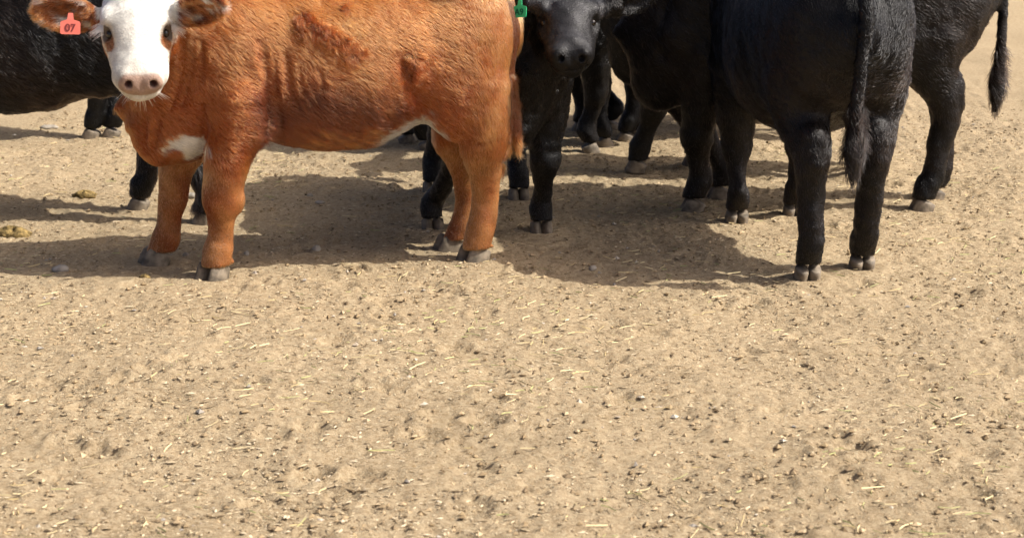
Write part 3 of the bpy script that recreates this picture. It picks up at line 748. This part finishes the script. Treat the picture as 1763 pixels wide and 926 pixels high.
    ra = hc.attributes.get('radius') or hc.attributes.new('radius', 'FLOAT', 'POINT'); ra.data.foreach_set('value', np.tile(np.array([.0007, .0006, .0004, .0002], np.float32), len(X)))
    ca = hc.attributes.new('coat', 'FLOAT_COLOR', 'CURVE'); ca.data.foreach_set('color', np.tile(np.array([.75, .72, .66, 1], np.float32), len(X))); hc.materials.append(M_FUR)
    lo_ = bpy.data.objects.new('eyelashes', hc); C.link(lo_); lo_.parent = root; lo_.location = -root.location
    ang = math.atan2(fr.f[1], fr.f[0])
    for (px, py), da in (((369, 479), .80), ((272, 454), .15), ((819, 448), .45), ((778, 431), .15)):
        build_hoof(gnd(px, py), ang + da, root, 1.15, .03)
    return root, HO, HR, s
red, HO, HR, HS = red_calf()

def ear_tag(root, ctr, xdir, ydir, w_, h_, plate_m, ink_m, text, neck=.5, label=None):
    """a soft plastic plate with sloped shoulders and a narrow neck, number printed on it"""
    x = nrm(xdir); y = nrm(np.asarray(ydir) - x * np.dot(ydir, x)); n = np.cross(x, y); t = .0016
    out = [(-.5, -.44), (-.44, -.5), (.44, -.5), (.5, -.44), (.5, .30), (.44, .40), (.16, .52), (.12, .98), (-.12, .98), (-.16, .52), (-.44, .40), (-.5, .30)]
    bend = lambda a, b: .005 * (a * a) + .006 * max(0, b)
    V = [ctr + x * a * w_ + y * b * h_ - n * (bend(a, b) - sg * t) for sg in (1, -1) for a, b in out]; k = len(out)
    F_ = [tuple(range(k)), tuple(range(2 * k - 1, k - 1, -1))] + [(i, k + i, k + (i + 1) % k, (i + 1) % k) for i in range(k)]
    o = mesh_obj('ear_tag', V, F_, plate_m, root, False)
    if label: o['label'] = label
    c = bpy.data.curves.new('tag_number', 'FONT'); c.body = text; c.size = h_ * .72; c.align_x = 'CENTER'; c.align_y = 'CENTER'; c.extrude = .0001; c.offset = .0007
    tmp = bpy.data.objects.new('tmp_text', c); C.link(tmp); dg = bpy.context.evaluated_depsgraph_get()
    me = bpy.data.meshes.new_from_object(tmp.evaluated_get(dg)); bpy.data.objects.remove(tmp); me.materials.clear(); me.materials.append(ink_m)
    f = bpy.data.objects.new('tag_number', me); C.link(f)
    p = ctr + n * .0019 - y * h_ * .08
    Mx = Matrix(((x[0], y[0], n[0], p[0]), (x[1], y[1], n[1], p[1]), (x[2], y[2], n[2], p[2]), (0, 0, 0, 1)))
    f.parent = o; f.matrix_parent_inverse = Matrix.Identity(4)
    f.matrix_local = Mx                       # plate and root only cancel each other's offset
    return o
tc_ = at(121, 47, 6.565)
ear_tag(red, tc_, (1, .12, -.04), (.02, .25, 1), 34 * mpp(tc_), 25 * mpp(tc_), M_TAGR, M_INKR, '07', label='red plastic ear tag with black number')

# ---- black cattle
BLK = np.array([.0045, .0044, .0047]); BRN = np.array([.042, .023, .013])
def black_calf(name, label, O, fwd, sc, feet, head, res=.012, hairs=30000, brown=0.0, hoofang=(0, 0, 0, 0), lift=(0, 0, 0, 0), ears=None, white=None, extra=None, hl=.020, rad=.0008):
    """feet: front left, front right, hind left, hind right in the animal's own axes (x, y); head: (nose point, direction, size) in own axes"""
    fr = Frame(O, fwd, sc); root = empty(name, fr.O)
    tag(root, label, 'calf', 'black cattle standing in the pen')
    F = Field((-.92, -.62, 0.0), (1.45, .62, 1.42), res)
    F.loft(TORSO, .03)
    F.ell((.60, 0, .50), (.10, .08, .11), None, .06)
    for i, sd in ((0, 1), (1, -1)):
        fx, fy = feet[i]; z0 = lift[i]
        F.ell((.42, sd * .12, .78), (.15, .11, .24), None, .08)
        kx = .45 + (fx - .45) * .40; ky = sd * .14 + (fy - sd * .14) * .45
        F.chain([(.43, sd * .14, .62, .105), (.43 + (fx - .45) * .15, sd * .145 + (fy - sd * .14) * .15, .50, .088), (kx, ky, .345, .064), (kx + .006, ky, .30, .061), (kx + (fx - kx) * .40, ky + (fy - ky) * .4, .22 + z0 * .5, .038), (fx - .012 + (kx - fx) * .2, fy + (ky - fy) * .2, .140 + z0, .038), (fx - .012, fy, .105 + z0, .046), (fx - .004, fy, .070 + z0, .044), (fx + .004, fy, .02 + z0, .044)], .02)
        F.chain([(kx - .022, ky, .29, .034), (kx + (fx - kx) * .40 - .026, ky + (fy - ky) * .4, .22 + z0 * .5, .024), (fx - .042, fy, .12 + z0, .028), (fx - .030, fy, .085 + z0, .024)], .012)
    for i, sd in ((2, 1), (3, -1)):
        fx, fy = feet[i]; z0 = lift[i]
        F.ell((-.46, sd * .115, .84), (.20, .115, .27), None, .08); F.ell((-.36, sd * .13, .66), (.12, .085, .15), None, .07)
        hx = -.56 + (fx + .50) * .55; hy = sd * .115 + (fy - sd * .11) * .6
        F.chain([(-.46, sd * .13, .68, .125), (-.47 + (fx + .5) * .2, sd * .13, .56, .098), (hx + .02, hy, .44, .066), (hx + .008, hy, .375, .055), (hx + (fx - hx) * .35, hy + (fy - hy) * .35, .27 + z0 * .4, .046), (fx - .02 + (hx - fx) * .2, fy + (hy - fy) * .2, .15 + z0, .044), (fx - .015, fy, .105 + z0, .046), (fx - .004, fy, .070 + z0, .044), (fx + .004, fy, .02 + z0, .044)], .02)
        F.chain([(hx - .020, hy, .38, .034), (hx + (fx - hx) * .35 - .026, hy + (fy - hy) * .35, .27 + z0 * .4, .025), (fx - .045, fy, .13 + z0, .028), (fx - .032, fy, .085 + z0, .024)], .012)
        F.cone((hx - .01, hy, .50), (hx - .045, hy, .42), .045, .022, .03)
    F.ell((-.42, .2, 1.05), (.07, .05, .05), None, .07); F.ell((-.42, -.2, 1.05), (.07, .05, .05), None, .07)
    F.chain([(-.66, 0, 1.09, .035), (-.735, .0, 1.04, .030), (-.765, .0, .90, .024), (-.765, .01, .76, .020), (-.76, .02, .60, .022), (-.755, .02, .48, .034), (-.752, .02, .38, .012)], .02)
    nose, hd, hs = head; HRl = head_axes(hd); HOl = np.asarray(nose) - HRl @ (np.array([.392, 0, -.03]) * hs)
    pk = HOl + HRl @ np.array([-.03, 0, -.05])
    F.chain([(.42, 0, .88, .215), (*(np.array([.56, .0, .90]) * .55 + pk * .45), .16), (*pk, .115)], .07)
    F.chain([(.58, 0, .62, .10), (*(np.array([.68, 0, .66]) * .6 + pk * .4 - np.array([0, 0, .06])), .085), (*(HOl + HRl @ np.array([.10, 0, -.13])), .06)], .06)
    eyes, er = head_prims(F, HOl, HRl, hs, .86)
    if ears is None:
        ears = [(HOl + HRl @ (np.array([.0, y * .10, .01]) * hs), HOl + HRl @ (np.array([-.04, y * .31, -.01]) * hs), HRl @ np.array([.9, 0, .3]), .105) for y in (1, -1)]
    else: ears = [(fr.loc(b), fr.loc(t), fr.M.T @ np.asarray(n, float), w) for b, t, n, w in ears]
    for e_ in ears: ear_prims(F, *e_)
    for y in (1, -1):
        F.chain([(.27, y * .27, .92, .004), (.25, y * .285, .74, .012), (.26, y * .275, .58, .016), (.30, y * .24, .48, .010)], .035, sub=True)
        F.chain([(-.22, y * .30, .80, .006), (-.26, y * .29, .68, .014), (-.30, y * .26, .58, .012)], .04, sub=True)
        F.chain([(.56, y * .19, .95, .004), (.60, y * .17, .80, .010), (.60, y * .15, .62, .008)], .03, sub=True)
        F.ell((.54, y * .17, .70), (.06, .04, .07), None, .04)
    if extra: extra(F, fr)
    HO_ = fr.wor(HOl); HR_ = fr.M @ HRl
    def colf(X, hair):
        l = fr.loc(X); n1 = vnoise(l, 2.5, 15); n3 = vnoise(l, 20., 16)
        c = np.tile(BLK, (len(l), 1)); c = mixc(c, BRN, np.clip(brown * (.5 + .7 * n1), 0, 1))
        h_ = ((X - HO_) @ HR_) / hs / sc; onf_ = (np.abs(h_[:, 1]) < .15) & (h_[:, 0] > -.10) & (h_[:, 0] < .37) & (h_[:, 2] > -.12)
        c = mixc(c, [.052, .050, .053], onf_ * sstep(-.05, .03, h_[:, 2]) * np.clip(.75 + .3 * n3, 0, 1))  # grey sunlit sheen painted into the coat colour on forehead and nose bridge
        if white is not None:
            p, r = white; c = mixc(c, [.6, .58, .54], sstep(1.1, .8, np.linalg.norm((l - np.asarray(p)) / np.asarray(r), axis=1)))
        return np.clip(c * (1 + .15 * n3)[:, None], .003, 1)
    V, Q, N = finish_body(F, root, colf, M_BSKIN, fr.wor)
    def lenf(X):
        l = fr.loc(X); L_ = np.full(len(l), hl) + .004 * vnoise(l, 5, 3)
        L_ = np.where(l[:, 2] < .36, hl * .6, L_)
        h = ((X - HO_) @ HR_) / hs / sc
        onf = (np.abs(h[:, 1]) < .15) & (h[:, 2] > -.17) & (h[:, 0] > -.02) & (h[:, 0] < .46)
        L_ = np.where(onf, .008 - .004 * sstep(.2, .34, h[:, 0]), L_); L_ = np.where(onf & (h[:, 0] > .358) & (h[:, 2] < .02), 0, L_)
        L_ = np.where((np.hypot(h[:, 0] - .148, h[:, 2]) < .026) & (np.abs(h[:, 1]) > .08) & onf, 0, L_)
        L_ = np.where((l[:, 0] < -.70) & (l[:, 2] < .64), .055, L_)
        L_ = np.where((np.abs(h[:, 1]) >= .14) & (np.abs(h[:, 1]) < .4) & (h[:, 0] < .15) & (h[:, 0] > -.12) & (np.abs(h[:, 2]) < .1), .022, L_)
        return L_
    def dirf(X):
        l = fr.loc(X); d = np.zeros_like(l); d[:, 0] = -1.0; d[:, 2] = -.75
        lg = sstep(.5, .38, l[:, 2]); d[:, 0] *= (1 - .85 * lg); d[:, 2] -= lg
        dw = d @ fr.M.T; h = ((X - HO_) @ HR_) / hs / sc
        onh = (np.abs(h[:, 1]) < .15) & (h[:, 2] > -.14) & (h[:, 0] > -.06) & (h[:, 0] < .46)
        hv = np.stack([np.where(h[:, 0] > .14, -.5, .6), np.sign(h[:, 1]) * .6, np.full(len(l), -.4)], 1) @ HR_.T
        dw[onh] = hv[onh]; return dw
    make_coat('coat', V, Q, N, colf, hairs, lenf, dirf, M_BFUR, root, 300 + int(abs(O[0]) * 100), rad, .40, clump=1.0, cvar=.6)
    for e_ in eyes: build_eye(fr.wor(e_), er * sc, root)
    ang = math.atan2(fr.f[1], fr.f[0])
    for i in range(4):
        build_hoof(fr.wor((feet[i][0] - .006, feet[i][1], lift[i])), ang + hoofang[i], root, .95 * sc, .02)
    return root, fr, HO_, HR_
def in_frame(O, fwd, pts, sc): fr = Frame(O, fwd, sc); return [tuple(fr.loc((*p[:2], 0))[:2]) for p in pts]
LEFT = (-1.0, -.04)

# calf behind the red one's rump, facing the camera, green tag
O = (-.055, 7.93); fwd = (.13, -1.0); sc = .97; fk = Frame(O, fwd, sc)
feet = in_frame(O, fwd, [gnd(932, 399), gnd(745, 394), gnd(893, 341), gnd(745, 329)], sc)
hk = nrm([.03, -.93, -.37])
kc, kf, KO, KR = black_calf('calf', 'black calf with a green ear tag facing the camera behind the red calf\'s rump', O, fwd, sc, feet,
    (fk.loc(at(984, 104, 6.93)), fk.M.T @ hk, 1.0), .0075, 150000, .08,
    ears=[(at(1036, 16, 7.20), at(1128, -14, 7.26), (.3, -1, -.3), .11), (at(918, 8, 7.16), at(862, -8, 7.22), (-.3, -1, -.3), .11)], hl=.016, rad=.0007)
tc_ = at(894, 20, 7.04)
ear_tag(kc, tc_, (1, -.55, .10), (.05, .2, 1), 27 * mpp(tc_), 21 * mpp(tc_), M_TAGG, M_INKG, 'A9', label='green plastic ear tag with dark number')

# animal at the left, facing left, its hind legs behind the red calf's front legs
O = (-2.03, 7.93); sc = 1.0
feet = [(.52, .13), (.44, -.13)] + in_frame(O, LEFT, [gnd(352, 384), gnd(240, 359)], sc)
black_calf('calf', 'shaggy black animal cut off by the left edge, behind the white faced calf', O, LEFT, sc, feet, ((1.15, -.05, .62), (.75, 0, -.66), 1.05), .010, 120000, .28, hl=.030, rad=.0008)

# animal far behind it: only its hind legs show
O = (-2.66, 9.95); sc = 1.0
feet = [(.45, .13), (.50, -.13)] + in_frame(O, LEFT, [gnd(158, 237), gnd(193, 236)], sc)
black_calf('calf', 'black animal whose two hind legs show under the left one\'s belly', O, LEFT, sc, feet, ((1.15, 0, .70), (.8, 0, -.6), 1.0), .012, 25000, .05, white=((-.42, -.05, .46), (.12, .12, .07)))

# animal behind the red calf, facing right
O = (-.02, 9.58); fwd = (1.0, .04); sc = .98
feet = in_frame(O, fwd, [gnd(1040, 252), gnd(1016, 262), gnd(700, 247), gnd(735, 258)], sc)
black_calf('calf', 'black animal facing right, seen between the red calf and the black calf', O, fwd, sc, feet, ((1.12, -.05, .62), (.75, 0, -.66), 1.0), .012, 30000, .05)

# animal stepping forward at the right, facing left
O = (1.18, 8.95); fwd = (-1.0, .02); sc = 1.04
feet = in_frame(O, fwd, [gnd(1096, 297), (.86, 9.1), (1.60, 8.85), (1.75, 9.12)], sc)
black_calf('calf', 'black animal with one foreleg stretched forward, right of the green tagged calf', O, fwd, sc, feet, ((.98, 0, .86), (.75, -.1, -.66), 1.0), .012, 30000, .12, lift=(.01, 0, 0, 0))

# animal farther back
O = (1.12, 9.95); fwd = (-1.0, .1); sc = .98
feet = in_frame(O, fwd, [gnd(1078, 243), gnd(1096, 239), (1.55, 9.8), (1.62, 10.1)], sc)
black_calf('calf', 'farthest black animal, only its dark forelegs show at the right', O, fwd, sc, feet, ((.98, 0, .90), (.75, 0, -.66), 1.0), .012, 20000, .05)

# animal behind those, its legs closing the gaps
O = (.78, 10.25); fwd = (-1.0, .06); sc = 1.0
feet = in_frame(O, fwd, [gnd(1000, 226), gnd(1050, 222), (1.22, 10.1), (1.34, 10.4)], sc)
black_calf('calf', 'black animal glimpsed through the legs behind the green tagged calf', O, fwd, sc, feet, ((1.05, 0, .80), (.75, 0, -.66), 1.0), .012, 20000, .05)

# animal cut off by the photo's right edge
O = (1.24, 8.12); fwd = (-1.0, -.06); sc = 1.06
feet = in_frame(O, fwd, [gnd(1194, 362), (.90, 8.28), (1.72, 8.0), (1.82, 8.26)], sc)
black_calf('calf', 'black animal standing side on at the right, facing left', O, fwd, sc, feet, ((.92, .0, .98), (.78, .05, -.62), 1.0), .011, 60000, .22)

# the animal whose shadow falls across the dirt at the right
O = (1.10, 7.36); fwd = (-.12, 1.0); sc = 1.03
feet = [(.42, .13), (.52, -.13), (-.56, .11), (-.44, -.12)]
black_calf('calf', 'black animal nearest the camera at the right, seen from behind', O, fwd, sc, feet, ((1.12, -.12, .78), (.75, -.2, -.62), 1.0), .0095, 110000, .14)
